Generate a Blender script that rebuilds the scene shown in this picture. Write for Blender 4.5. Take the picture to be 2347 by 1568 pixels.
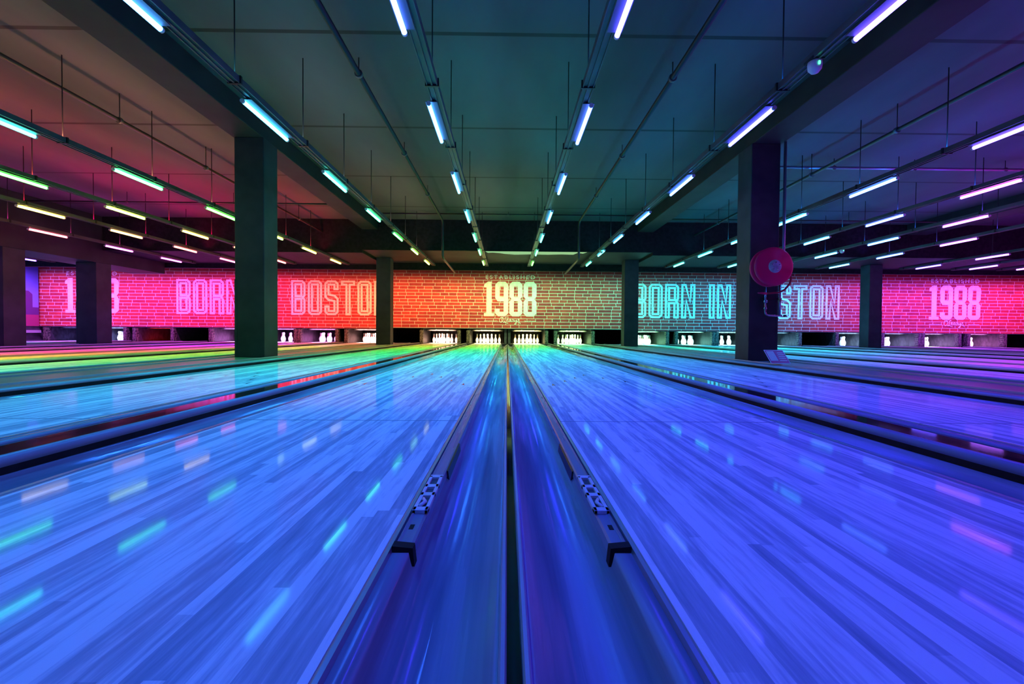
import bpy, bmesh, math, random
from mathutils import Vector, Matrix, Euler
random.seed(7)
C = bpy.context.scene
COL = C.collection
for o in list(bpy.data.objects): bpy.data.objects.remove(o)

# ------------------------------------------------------------------ camera, world, exposure
H = 0.43
cam_d = bpy.data.cameras.new('camera'); cam = bpy.data.objects.new('camera', cam_d); COL.objects.link(cam)
cam_d.sensor_width = 36; cam_d.lens = 16.0; cam_d.clip_start = 0.02; cam_d.clip_end = 200
yaw, pitch, roll = -math.atan(11.5/1043), -math.atan(21/1043), 0.0075
cam.matrix_world = (Matrix.Translation((-0.013, 0, H)) @ Matrix.Rotation(yaw, 4, 'Z')
                    @ Matrix.Rotation(math.pi/2+pitch, 4, 'X') @ Matrix.Rotation(roll, 4, 'Z'))
C.camera = cam
w = bpy.data.worlds.new('world'); C.world = w; w.use_nodes = True
w.node_tree.nodes['Background'].inputs[0].default_value = (0.02, 0.03, 0.08, 1)
w.node_tree.nodes['Background'].inputs[1].default_value = 0.2
C.view_settings.view_transform = 'Standard'; C.view_settings.look = 'None'
C.view_settings.gamma = 1; C.view_settings.use_curve_mapping = False
C.view_settings.exposure = 0.0
try:
    C.cycles.use_denoising = True
    C.cycles.max_bounces = 6; C.cycles.diffuse_bounces = 3; C.cycles.glossy_bounces = 3
    C.cycles.sample_clamp_indirect = 6.0
    C.cycles.caustics_reflective = False; C.cycles.caustics_refractive = False
except Exception: pass
TUBE_POWER = 17.0        # radiance of the LED tubes
BEAM_POWER = 12.2        # watts thrown down by each LED tube
WASH_POWER = 30.0        # watts per added wall-wash segment
UP_POWER = 8.0           # watts per added ceiling-wash segment

# ------------------------------------------------------------------ layout
LANES = [-16.68, -15.12, -13.35, -10.5, -8.73, -7.17, -5.4, -2.55, -0.78, 0.78, 2.55, 5.4, 7.17, 8.73, 10.5,
         13.35, 15.12, 16.68, 18.45]
LW = 0.527               # half lane width
GW = 0.235
Y0, Y1 = -0.42, 17.25    # lane start and end of gutters
YM = 17.4                # plane of the masking panels
YP = 17.9                # head pin
ZC = 3.69                # ceiling
ZT = 2.62                # tubes
PLACE = {-16.68: 'first lane from the mural wall', -15.12: 'second lane from the mural wall',
 -13.35: 'third lane from the mural wall', -10.5: 'fourth lane left of large left pillar',
 -8.73: 'third lane left of large left pillar', -7.17: 'second lane left of large left pillar',
 -5.4: 'first lane left of large left pillar', -2.55: 'first lane right of large left pillar',
 -0.78: 'lane left of the centre gutters', 0.78: 'lane right of the centre gutters',
 2.55: 'first lane left of hose reel pillar', 5.4: 'first lane right of hose reel pillar',
 7.17: 'second lane right of hose reel pillar', 8.73: 'third lane right of hose reel pillar',
 10.5: 'fourth lane right of hose reel pillar', 13.35: 'first lane past farthest right pillar',
 15.12: 'second lane past farthest right pillar', 16.68: 'third lane past farthest right pillar',
 18.45: 'fourth lane past farthest right pillar'}

# ------------------------------------------------------------------ helpers
def tag(o, label=None, cat=None, group=None, kind=None):
    if label:
        n = len(label.split()); assert 4 <= n <= 16, (n, label)
        o['label'] = label
    if cat: o['category'] = cat
    if group: o['group'] = group
    if kind: o['kind'] = kind
    return o
def part_label(o, label): o['label'] = label; return o
def empty(name, loc=(0, 0, 0)):
    o = bpy.data.objects.new(name, None); COL.objects.link(o); o.location = loc; o.empty_display_size = .1
    return o
class MB:
    def __init__(s): s.v = []; s.f = []; s.sm = []
    def box(s, x0, x1, y0, y1, z0, z1):
        b = len(s.v)
        s.v += [(x0,y0,z0),(x1,y0,z0),(x1,y1,z0),(x0,y1,z0),(x0,y0,z1),(x1,y0,z1),(x1,y1,z1),(x0,y1,z1)]
        for f in ((0,3,2,1),(4,5,6,7),(0,1,5,4),(1,2,6,5),(2,3,7,6),(3,0,4,7)):
            s.f.append([b+i for i in f]); s.sm.append(False)
        return s
    def prism_y(s, prof, y0, y1, smooth=False):      # closed profile in x,z extruded along y
        b = len(s.v); n = len(prof)
        s.v += [(x, y0, z) for x, z in prof] + [(x, y1, z) for x, z in prof]
        for i in range(n):
            j = (i+1) % n
            s.f.append([b+i, b+j, b+n+j, b+n+i]); s.sm.append(smooth)
        s.f.append([b+i for i in range(n)][::-1]); s.sm.append(False)
        s.f.append([b+n+i for i in range(n)]); s.sm.append(False)
        return s
    def tube(s, pts, r, n=10, caps=True):
        pts = [Vector(p) for p in pts]; b = len(s.v); m = len(pts)
        rr = r if isinstance(r, (list, tuple)) else [r]*m
        up = None
        for i, p in enumerate(pts):
            d = (pts[min(i+1, m-1)]-pts[max(i-1, 0)]).normalized()
            if up is None: up = Vector((0, 0, 1)) if abs(d.z) < .9 else Vector((1, 0, 0))
            a = d.cross(up).normalized(); up = a.cross(d).normalized()
            for k in range(n):
                t = 2*math.pi*k/n
                s.v.append(tuple(p+(a*math.cos(t)+up*math.sin(t))*rr[i]))
        for i in range(m-1):
            for k in range(n):
                s.f.append([b+i*n+k, b+i*n+(k+1) % n, b+(i+1)*n+(k+1) % n, b+(i+1)*n+k]); s.sm.append(True)
        if caps:
            s.f.append([b+k for k in range(n)][::-1]); s.sm.append(False)
            s.f.append([b+(m-1)*n+k for k in range(n)]); s.sm.append(False)
        return s
    def lathe(s, prof, n=20, loc=(0, 0, 0), axis='Z'):
        b = len(s.v); m = len(prof)
        for r, h in prof:
            for k in range(n):
                t = 2*math.pi*k/n; x, y = r*math.cos(t), r*math.sin(t)
                if axis == 'Z': s.v.append((loc[0]+x, loc[1]+y, loc[2]+h))
                else: s.v.append((loc[0]+x, loc[1]+h, loc[2]+y))
        for i in range(m-1):
            for k in range(n):
                s.f.append([b+i*n+k, b+i*n+(k+1) % n, b+(i+1)*n+(k+1) % n, b+(i+1)*n+k]); s.sm.append(True)
        return s
    def poly(s, pts):
        b = len(s.v); s.v += [tuple(p) for p in pts]; s.f.append(list(range(b, b+len(pts)))); s.sm.append(False)
        return s
    def mesh(s, name, mat):
        me = bpy.data.meshes.new(name); me.from_pydata(s.v, [], s.f)
        bm = bmesh.new(); bm.from_mesh(me); bmesh.ops.recalc_face_normals(bm, faces=bm.faces); bm.to_mesh(me); bm.free()
        for p, f in zip(me.polygons, s.sm): p.use_smooth = f
        me.materials.append(mat); return me
    def build(s, name, mat, parent=None, loc=(0, 0, 0), bevel=0):
        o = bpy.data.objects.new(name, s.mesh(name, mat)); COL.objects.link(o); o.location = loc
        if parent: o.parent = parent
        if bevel:
            md = o.modifiers.new('bevel', 'BEVEL'); md.width = bevel; md.segments = 2; md.limit_method = 'ANGLE'
        return o
def struct(name, mb, mat, parent=None, **k):
    o = mb.build(name, mat, parent, **k)
    if not parent: o['kind'] = 'structure'
    return o

# ------------------------------------------------------------------ materials
def mat(name, col, rough=.5, metal=0, spec=.5, coat=0, coat_rough=.05):
    m = bpy.data.materials.new(name); m.use_nodes = True
    b = m.node_tree.nodes['Principled BSDF']
    b.inputs['Base Color'].default_value = (*col, 1); b.inputs['Roughness'].default_value = rough
    b.inputs['Metallic'].default_value = metal; b.inputs['Specular IOR Level'].default_value = spec
    b.inputs['Coat Weight'].default_value = coat; b.inputs['Coat Roughness'].default_value = coat_rough
    return m
def nd(m, t, **k):
    n = m.node_tree.nodes.new(t)
    for a, v in k.items():
        if a.startswith('i_'): n.inputs[a[2:]].default_value = v
        else: setattr(n, a, v)
    return n
def lk(m, a, b): m.node_tree.links.new(a, b)
def coords(m, scale=(1, 1, 1), kind='Object'):
    tc = nd(m, 'ShaderNodeTexCoord'); mp = nd(m, 'ShaderNodeMapping'); mp.inputs['Scale'].default_value = scale
    lk(m, tc.outputs[kind], mp.inputs['Vector']); return mp.outputs['Vector']
def ramp(m, fac, stops):
    r = nd(m, 'ShaderNodeValToRGB'); e = r.color_ramp.elements
    while len(e) < len(stops): e.new(.5)
    for el, (p, c) in zip(e, stops): el.position = p; el.color = (*c, 1)
    lk(m, fac, r.inputs['Fac']); return r
def noise_col(m, scale, c0, c1, nscale=4, detail=4, lo=.35, hi=.65, rough=None, bump=0):
    b = m.node_tree.nodes['Principled BSDF']
    n = nd(m, 'ShaderNodeTexNoise'); n.inputs['Scale'].default_value = nscale; n.inputs['Detail'].default_value = detail
    lk(m, coords(m, scale), n.inputs['Vector'])
    r = ramp(m, n.outputs['Fac'], [(lo, c0), (hi, c1)]); lk(m, r.outputs['Color'], b.inputs['Base Color'])
    if rough:
        q = ramp(m, n.outputs['Fac'], [(lo, (rough[0],)*3), (hi, (rough[1],)*3)]); lk(m, q.outputs['Color'], b.inputs['Roughness'])
    if bump:
        bp = nd(m, 'ShaderNodeBump'); bp.inputs['Strength'].default_value = bump; bp.inputs['Distance'].default_value = .01
        lk(m, n.outputs['Fac'], bp.inputs['Height']); lk(m, bp.outputs['Normal'], b.inputs['Normal'])
    return m

def lane_material():
    m = mat('lane_wood', (.7, .7, .7), rough=.3, spec=.12)
    b = m.node_tree.nodes['Principled BSDF']
    v = coords(m, (1, 1, 1))
    sep = nd(m, 'ShaderNodeSeparateXYZ'); lk(m, v, sep.inputs[0])
    # boards, 39 to a lane, each its own tone and grain
    bd = nd(m, 'ShaderNodeMath', operation='MULTIPLY'); bd.inputs[1].default_value = 39/(2*LW); lk(m, sep.outputs['X'], bd.inputs[0])
    fl = nd(m, 'ShaderNodeMath', operation='FLOOR'); lk(m, bd.outputs[0], fl.inputs[0])
    w0 = nd(m, 'ShaderNodeTexWhiteNoise', noise_dimensions='1D'); lk(m, fl.outputs[0], w0.inputs['W'])
    ym = nd(m, 'ShaderNodeMath', operation='MULTIPLY'); ym.inputs[1].default_value = .8; lk(m, sep.outputs['Y'], ym.inputs[0])
    ya = nd(m, 'ShaderNodeMath', operation='MULTIPLY_ADD'); ya.inputs[1].default_value = 5; lk(m, w0.outputs['Value'], ya.inputs[0]); lk(m, ym.outputs[0], ya.inputs[2])
    yf = nd(m, 'ShaderNodeMath', operation='FLOOR'); lk(m, ya.outputs[0], yf.inputs[0])
    cv = nd(m, 'ShaderNodeCombineXYZ'); lk(m, fl.outputs[0], cv.inputs['X']); lk(m, yf.outputs[0], cv.inputs['Y'])
    wn = nd(m, 'ShaderNodeTexWhiteNoise', noise_dimensions='2D'); lk(m, cv.outputs[0], wn.inputs['Vector'])
    n1 = nd(m, 'ShaderNodeTexNoise'); n1.inputs['Scale'].default_value = 1.0; n1.inputs['Detail'].default_value = 5
    n1.inputs['Roughness'].default_value = .62; lk(m, coords(m, (75, 4.5, 1)), n1.inputs['Vector'])
    n2 = nd(m, 'ShaderNodeTexNoise'); n2.inputs['Scale'].default_value = 1.0; n2.inputs['Detail'].default_value = 3
    lk(m, coords(m, (9, .8, 1)), n2.inputs['Vector'])
    a = nd(m, 'ShaderNodeMath', operation='MULTIPLY'); a.inputs[1].default_value = .34; lk(m, wn.outputs['Value'], a.inputs[0])
    c = nd(m, 'ShaderNodeMath', operation='MULTIPLY_ADD'); c.inputs[1].default_value = .75; lk(m, n1.outputs['Fac'], c.inputs[0]); lk(m, a.outputs[0], c.inputs[2])
    d = nd(m, 'ShaderNodeMath', operation='MULTIPLY_ADD'); d.inputs[1].default_value = .35; lk(m, n2.outputs['Fac'], d.inputs[0]); lk(m, c.outputs[0], d.inputs[2])
    r = ramp(m, d.outputs[0], [(.40, (.32, .37, .44)), (.64, (.54, .58, .63)), (.84, (.98, .98, .95))])
    # panel seams across the lane
    y = nd(m, 'ShaderNodeMath', operation='ADD'); y.inputs[1].default_value = 1.45; lk(m, sep.outputs['Y'], y.inputs[0])
    md = nd(m, 'ShaderNodeMath', operation='PINGPONG'); md.inputs[1].default_value = 1.83; lk(m, y.outputs[0], md.inputs[0])
    lt = nd(m, 'ShaderNodeMath', operation='LESS_THAN'); lt.inputs[1].default_value = .006; lk(m, md.outputs[0], lt.inputs[0])
    mx = nd(m, 'ShaderNodeMixRGB'); mx.inputs['Color2'].default_value = (.3, .33, .36, 1)
    lk(m, lt.outputs[0], mx.inputs['Fac']); lk(m, r.outputs['Color'], mx.inputs['Color1'])
    lk(m, mx.outputs['Color'], b.inputs['Base Color'])
    n3 = nd(m, 'ShaderNodeTexNoise'); n3.inputs['Scale'].default_value = 1.0; n3.inputs['Detail'].default_value = 3
    lk(m, coords(m, (14, 3, 1)), n3.inputs['Vector'])
    rr = ramp(m, n3.outputs['Fac'], [(.3, (.045,)*3), (.7, (.085,)*3)]);     # clear finish: faint mirror seen from above, stronger along the boards
    b.inputs['Specular IOR Level'].default_value = 0.0; b.inputs['Roughness'].default_value = .6
    g = nd(m, 'ShaderNodeBsdfGlossy'); lk(m, rr.outputs['Color'], g.inputs['Roughness']); g.inputs['Color'].default_value = (1, 1, 1, 1)
    lw = nd(m, 'ShaderNodeLayerWeight'); lw.inputs['Blend'].default_value = .5
    pw = nd(m, 'ShaderNodeMath', operation='POWER'); pw.inputs[1].default_value = 34; lk(m, lw.outputs['Facing'], pw.inputs[0])
    fa = nd(m, 'ShaderNodeMath', operation='MULTIPLY_ADD'); fa.inputs[1].default_value = .16; fa.inputs[2].default_value = .075; lk(m, pw.outputs[0], fa.inputs[0])
    ms = nd(m, 'ShaderNodeMixShader'); lk(m, fa.outputs[0], ms.inputs[0]); lk(m, b.outputs[0], ms.inputs[1]); lk(m, g.outputs[0], ms.inputs[2])
    lk(m, ms.outputs[0], m.node_tree.nodes['Material Output'].inputs['Surface'])
    return m
def brick_material():
    m = mat('printed_brick', (.5, .1, .05), rough=.55, spec=.2)
    b = m.node_tree.nodes['Principled BSDF']
    tc = nd(m, 'ShaderNodeTexCoord'); sp = nd(m, 'ShaderNodeSeparateXYZ'); cb = nd(m, 'ShaderNodeCombineXYZ')
    lk(m, tc.outputs['Object'], sp.inputs[0]); lk(m, sp.outputs['X'], cb.inputs['X']); lk(m, sp.outputs['Z'], cb.inputs['Y'])
    rw = nd(m, 'ShaderNodeMath', operation='DIVIDE'); rw.inputs[1].default_value = .1215; lk(m, sp.outputs['Z'], rw.inputs[0])
    rf = nd(m, 'ShaderNodeMath', operation='FLOOR'); lk(m, rw.outputs[0], rf.inputs[0])
    rn = nd(m, 'ShaderNodeTexWhiteNoise', noise_dimensions='1D'); lk(m, rf.outputs[0], rn.inputs['W'])
    rx = nd(m, 'ShaderNodeMath', operation='MULTIPLY_ADD'); rx.inputs[1].default_value = .31; lk(m, rn.outputs['Value'], rx.inputs[0]); lk(m, sp.outputs['X'], rx.inputs[2])
    lk(m, rx.outputs[0], cb.inputs['X'])
    wob = nd(m, 'ShaderNodeTexNoise'); wob.inputs['Scale'].default_value = 4.0
    lk(m, cb.outputs[0], wob.inputs['Vector'])
    wm = nd(m, 'ShaderNodeVectorMath', operation='MULTIPLY_ADD'); wm.inputs[1].default_value = (.06, .0, 0)
    lk(m, wob.outputs['Color'], wm.inputs[0]); lk(m, cb.outputs[0], wm.inputs[2])
    br = nd(m, 'ShaderNodeTexBrick'); br.offset = .5; br.squash = 1.55; br.squash_frequency = 2
    br.inputs['Color1'].default_value = (.60, .07, .055, 1); br.inputs['Color2'].default_value = (.33, .035, .045, 1)
    br.inputs['Mortar'].default_value = (.82, .78, .62, 1); br.inputs['Scale'].default_value = 1
    br.inputs['Mortar Size'].default_value = .0080; br.inputs['Mortar Smooth'].default_value = .15
    br.inputs['Bias'].default_value = -.25
    br.inputs['Brick Width'].default_value = .32; br.inputs['Row Height'].default_value = .1215
    lk(m, wm.outputs[0], br.inputs['Vector'])
    n = nd(m, 'ShaderNodeTexNoise'); n.inputs['Scale'].default_value = 5; n.inputs['Detail'].default_value = 6
    lk(m, cb.outputs[0], n.inputs['Vector'])
    r = ramp(m, n.outputs['Fac'], [(.35, (.72,)*3), (.65, (1.0,)*3)])
    mx = nd(m, 'ShaderNodeMixRGB', blend_type='MULTIPLY'); mx.inputs['Fac'].default_value = .8
    lk(m, br.outputs['Color'], mx.inputs['Color1']); lk(m, r.outputs['Color'], mx.inputs['Color2'])
    lk(m, mx.outputs['Color'], b.inputs['Base Color'])
    return m
def hue_light(h, s=.985):
    import colorsys
    r, g, b = colorsys.hsv_to_rgb((h % 360)/360, 1, 1)
    # linear light, never fully monochrome
    k = 1-s
    return tuple(k+(1-k)*(c**1.6) for c in (r, g, b))
def emit(name, col, strength):
    m = bpy.data.materials.new(name); m.use_nodes = True; nt = m.node_tree
    nt.nodes.remove(nt.nodes['Principled BSDF'])
    e = nt.nodes.new('ShaderNodeEmission'); e.inputs['Color'].default_value = (*col, 1); e.inputs['Strength'].default_value = strength
    nt.links.new(e.outputs[0], nt.nodes['Material Output'].inputs['Surface'])
    return m

M = {}
M['lane'] = lane_material()
M['brick'] = brick_material()
M['gutter'] = noise_col(mat('gutter_plastic', (.2, .22, .26), rough=.25, spec=.6), (14, .7, 14), (.28, .31, .36), (.58, .60, .66), nscale=1.3, lo=.3, hi=.7, rough=(.12, .34), bump=.25)
M['bumper'] = noise_col(mat('bumper_rail_grey', (.2, .22, .3), rough=.3, spec=.5), (12, .5, 12), (.20, .22, .30), (.30, .32, .40), nscale=1.5, rough=(.22, .4))
M['ledge'] = mat('ledge_metal', (.42, .42, .5), rough=.3, metal=.6)
M['gloss_black'] = noise_col(mat('cap_gloss_black', (.012, .012, .014), rough=.06, spec=.8), (4, 1, 4), (.010, .010, .012), (.02, .02, .024), nscale=2, rough=(.04, .1))
M['lip'] = noise_col(mat('cap_lip_plastic', (.5, .52, .56), rough=.3), (3, .6, 3), (.36, .38, .42), (.55, .57, .6), nscale=2)
M['deck'] = noise_col(mat('divider_deck_vinyl', (.2, .2, .26), rough=.35, spec=.4), (3, .5, 3), (.16, .17, .22), (.24, .25, .30), nscale=2)
M['black'] = noise_col(mat('matt_black', (.012, .012, .015), rough=.7, spec=.2), (3, 3, 3), (.010, .010, .013), (.02, .02, .024))
M['paint_dark'] = noise_col(mat('dark_column_paint', (.06, .07, .08), rough=.55, spec=.25), (2, 2, 2), (.035, .040, .048), (.055, .06, .07), nscale=1.5)
M['beam'] = noise_col(mat('beam_paint', (.15, .15, .16), rough=.6, spec=.2), (1, 1, 1), (.026, .026, .03), (.042, .042, .046), nscale=1.5)
M['floor'] = noise_col(mat('floor_carpet', (.02, .02, .03), rough=.8, spec=.2), (1, 1, 1), (.015, .015, .02), (.03, .03, .04))
M['wood'] = noise_col(mat('approach_wood', (.5, .4, .3), rough=.25), (20, 1, 1), (.40, .32, .24), (.56, .46, .36), nscale=1)
M['wall'] = noise_col(mat('wall_paint', (.10, .10, .12), rough=.7, spec=.2), (1, 1, 1), (.07, .07, .085), (.11, .11, .13))
M['rail'] = noise_col(mat('rail_metal', (.35, .37, .4), rough=.4, metal=.0), (2, 1, 2), (.06, .065, .07), (.10, .11, .12), nscale=2)
M['darkmetal'] = mat('dark_metal', (.015, .017, .02), rough=.4, metal=.0)
M['batten'] = mat('batten_grey', (.10, .10, .12), rough=.5)
M['chrome'] = mat('chrome', (.45, .46, .5), rough=.25, metal=1)
M['rod'] = mat('rod_steel', (.008, .009, .011), rough=.5)
M['pin'] = mat('pin_white', (.86, .86, .82), rough=.25, spec=.5)
M['pin_red'] = mat('pin_stripe_red', (.7, .02, .02), rough=.3)
M['print'] = noise_col(mat('cream_print', (.86, .84, .72), rough=.6, spec=.1), (6, 6, 6), (.76, .74, .62), (.88, .86, .76), nscale=2)
M['kick'] = noise_col(mat('scuffed_kickback', (.3, .3, .25), rough=.5), (30, 6, 12), (.015, .015, .015), (.22, .22, .15), nscale=2.2, lo=.42, hi=.58, bump=.6)
M['kick_side'] = noise_col(mat('kickback_side', (.3, .3, .3), rough=.35, spec=.5), (3, 6, 3), (.03, .03, .03), (.08, .08, .085), nscale=2)
M['hood'] = noise_col(mat('pinsetter_hood', (.3, .3, .3), rough=.45), (3, 3, 3), (.05, .05, .045), (.10, .10, .09))
M['red'] = mat('reel_red', (.75, .012, .05), rough=.28, spec=.45)
M['hose'] = mat('hose_red', (.55, .02, .05), rough=.45)
M['hub'] = noise_col(mat('reel_hub_grey', (.5, .5, .6), rough=.35), (20, 20, 20), (.34, .34, .44), (.6, .6, .68), nscale=1)
M['plastic_white'] = mat('white_plastic', (.8, .8, .82), rough=.3)
M['sign_mag'] = mat('sign_magenta', (.75, .01, .2), rough=.35)
M['copper'] = mat('pipe_violet_grey', (.35, .33, .42), rough=.3, metal=.7)

# ceiling: painted concrete slabs with cross joints
mc = mat('ceiling_concrete', (.3, .3, .3), rough=.65, spec=.2); b_ = mc.node_tree.nodes['Principled BSDF']
n_ = nd(mc, 'ShaderNodeTexNoise'); n_.inputs['Scale'].default_value = .8; n_.inputs['Detail'].default_value = 5
lk(mc, coords(mc, (1, .35, 1)), n_.inputs['Vector'])
r_ = ramp(mc, n_.outputs['Fac'], [(.3, (.060, .066, .070)), (.7, (.105, .115, .122))])
s_ = nd(mc, 'ShaderNodeSeparateXYZ'); lk(mc, coords(mc), s_.inputs[0])
a_ = nd(mc, 'ShaderNodeMath', operation='ADD'); a_.inputs[1].default_value = -.45; lk(mc, s_.outputs['Y'], a_.inputs[0])
p_ = nd(mc, 'ShaderNodeMath', operation='PINGPONG'); p_.inputs[1].default_value = 1.148; lk(mc, a_.outputs[0], p_.inputs[0])
l_ = nd(mc, 'ShaderNodeMath', operation='LESS_THAN'); l_.inputs[1].default_value = .03; lk(mc, p_.outputs[0], l_.inputs[0])
x_ = nd(mc, 'ShaderNodeMixRGB'); x_.inputs['Color2'].default_value = (.03, .03, .03, 1)
lk(mc, l_.outputs[0], x_.inputs['Fac']); lk(mc, r_.outputs['Color'], x_.inputs['Color1']); lk(mc, x_.outputs['Color'], b_.inputs['Base Color'])
M['ceiling'] = mc

# ------------------------------------------------------------------ room shell
XL, XR, YB, YE = -17.7, 21.0, -6.5, 20.6
struct('floor', MB().box(XL, XR, YB, YE, -.25, -.11), M['floor'])
ap = MB().box(XL, XR, YB, Y0-.005, -.11, 0).build('approach', M['wood'])
tag(ap, kind='structure'); ap.name = 'floor_approach'
struct('ceiling', MB().box(XL, XR, YB, YE, ZC, ZC+.2), M['ceiling'])
struct('wall_left', MB().box(XL-.2, XL, YB, YE, -.25, ZC+.2), M['wall'])
struct('wall_right', MB().box(XR, XR+.2, YB, YE, -.25, ZC+.2), M['wall'])
struct('wall_front', MB().box(XL-.2, XR+.2, YE, YE+.2, -.25, ZC+.2), M['black'])
struct('wall_back', MB().box(XL-.2, XR+.2, YB-.2, YB, -.25, ZC+.2), M['wall'])
# lengthwise beams over the column lines
def beam(name, x0, x1, y0, y1, z0, m='beam'): return struct(name, MB().box(x0, x1, y0, y1, z0, ZC), M[m], bevel=.01)
beam('trim_1', -4.23, -3.77, YB, 13.3, 3.39)
beam('trim_2', 3.77, 4.23, YB, 13.3, 3.39)
beam('trim_3', 11.7, 12.3, YB, 13.3, 3.39)
beam('trim_4', -12.8, -11.7, YB, 15.7, 2.35)
# cross beam and header in front of the masking panels
beam('trim_5', -4.23, 4.23, 13.3, 15.7, 2.80)
beam('trim_6', -11.7, -4.23, 13.3, 15.7, 2.72, 'black')  # black stands in for the unlit underside of the left bay
beam('trim_7', 4.23, XR, 13.3, 15.7, 2.72, 'black')  # right bay underside, its lack of light likewise put in as black
struct('trim_8', MB().box(XL, XR, 15.7, 15.85, 2.565, ZC), M['black'])
struct('trim_9', MB().box(XL, XR, YM+.06, YM+.12, 2.80, ZC), M['black'])
struct('added_black_sheet', MB().box(-4.24, 4.24, 13.27, 13.298, 2.802, ZC), M['black'])  # black sheet added to keep the front of the cross beam dark
# unpainted ragged strip under the cross beam; tube light put in as glow
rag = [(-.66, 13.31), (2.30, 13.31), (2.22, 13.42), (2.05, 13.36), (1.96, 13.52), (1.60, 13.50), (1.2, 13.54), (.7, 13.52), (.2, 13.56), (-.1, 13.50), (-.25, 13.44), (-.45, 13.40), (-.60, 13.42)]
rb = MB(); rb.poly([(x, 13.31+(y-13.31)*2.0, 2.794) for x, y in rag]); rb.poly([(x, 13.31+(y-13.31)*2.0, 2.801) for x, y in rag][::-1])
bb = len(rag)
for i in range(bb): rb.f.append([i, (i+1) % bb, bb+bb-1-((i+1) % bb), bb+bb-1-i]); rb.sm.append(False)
struct('trim_10', rb, emit('lit_strip_glow', (.42, .80, .36), .75))

# ------------------------------------------------------------------ columns
def column(x0, x1, y0, y1, z1, label, z0=.0201):
    root = empty('column', ((x0+x1)/2, (y0+y1)/2, z0)); tag(root, label, 'pillar')
    cx, cy = root.location.x, root.location.y
    MB().box(x0-cx, x1-cx, y0-cy, y1-cy, 0, z1-z0).build('shaft', M['paint_dark'], root, bevel=.012)
    for q in (0, 1): MB().box((x0, x1-.03)[q]-cx-.003, (x0+.03, x1)[q]-cx+.003, y0-cy-.003, y0-cy+.02, 0, 1.2).build('corner_guard', M['paint_dark'], root)
    return root
column(-4.2, -3.75, 7.05, 7.47, 3.39, 'large dark square pillar between lanes at left, nearest on its side')
column(3.75, 4.2, 7.05, 7.47, 3.39, 'large dark square pillar carrying the red hose reel')
column(-4.2, -3.75, 14.6, 15.0, 2.80, 'dark pillar at left end of the central brick panel')
column(3.75, 4.2, 14.6, 15.0, 2.80, 'dark pillar at right end of the central brick panel')
column(11.68, 12.1, 14.6, 15.0, 2.72, 'farthest right dark pillar between the brick panels')
column(-12.28, -11.7, 13.1, 13.6, 2.35, 'reddish dark pillar in front of the cropped number panel far left')
column(-12.28, -11.7, 10.7, 11.2, 2.35, 'dark pillar cut by left edge of photo beside mural')

# ------------------------------------------------------------------ lanes, gutters, caps
lane_me = MB().box(-LW, LW, Y0, YP+1.3, -.11, 0).mesh('lane_boards', M['lane'])
M['arrow'] = mat('arrow_inlay', (.05, .07, .10), rough=.2)
arrow_me = MB()
for k in range(-3, 4):
    cx = k*.1355; cy = 4.75-abs(k)*.30
    b0 = len(arrow_me.v)
    arrow_me.v += [(cx-.016, cy-.15, .0008), (cx, cy-.11, .0008), (cx+.016, cy-.15, .0008), (cx, cy, .0008)]
    arrow_me.f += [[b0, b0+1, b0+3], [b0+1, b0+2, b0+3]]; arrow_me.sm += [False, False]
# each arrow its own part
def arrow_mesh():
    a = MB(); a.v = [(-.016, -.15, .0008), (0, -.11, .0008), (.016, -.15, .0008), (0, 0, .0008)]
    a.f = [[0, 1, 3], [1, 2, 3]]; a.sm = [False]*2; return a.mesh('aiming_arrow', M['arrow'])
a_me = arrow_mesh()
dot_me = MB().poly([(.011*math.cos(t*math.pi/4), .03*math.sin(t*math.pi/4), .0008) for t in range(8)]).mesh('range_dot', M['arrow'])
def inst(name, me, parent=None, loc=(0, 0, 0), rot=(0, 0, 0)):
    o = bpy.data.objects.new(name, me); COL.objects.link(o); o.location = loc; o.rotation_euler = rot
    if parent: o.parent = parent
    return o
for x in LANES:
    root = empty('bowling_lane', (x, 0, 0))
    col = 'pale blue' if abs(x) < 6 else 'narrow glossy'
    tag(root, 'glossy wood board %s' % PLACE[x], 'bowling lane', 'bowling lanes')
    inst('lane_surface', lane_me, root)
    if abs(x) < 3:
        for k in range(-3, 4): inst('aiming_arrow', a_me, root, (k*.1355, 4.75-abs(k)*.30, 0))

def gutter_prof(sgn):     # u from the lane edge outwards
    top = [(0.0, -.012), (.046, -.012), (.050, -.030), (.058, -.058), (.075, -.080), (.10, -.091), (.13, -.088), (.155, -.074), (.18, -.054), (.205, -.036), (.220, -.022), (.228, -.0135), (.235, -.014)]
    fine = []
    for i in range(len(top)-1):
        for t in (0, .5): fine.append((top[i][0]+(top[i+1][0]-top[i][0])*t, top[i][1]+(top[i+1][1]-top[i][1])*t))
    fine.append(top[-1])
    prof = fine+[(.235, -.11), (0, -.11)]
    return [(sgn*u, z) for u, z in prof]
gut_me = {s: MB().prism_y(gutter_prof(s), Y0, Y1, True).mesh('gutter_trough', M['gutter']) for s in (-1, 1)}
led_me = {s: MB().prism_y([(s*.0, -.012), (s*.0, -.001), (s*.004, .000), (s*.011, -.001), (s*.013, -.012)], Y0, Y1).mesh('edge_strip', M['ledge']) for s in (-1, 1)}
bump_prof = lambda s: [(s*.015, -.0115), (s*.015, -.004), (s*.019, -.001), (s*.024, -.004), (s*.046, -.004), (s*.051, -.008), (s*.053, -.028), (s*.049, -.029)]
bump_me = {s: MB().prism_y(bump_prof(s), .93, Y1-.1).mesh('bumper_bar', M['bumper']) for s in (-1, 1)}
side_word = {-1: 'left', 1: 'right'}
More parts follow.
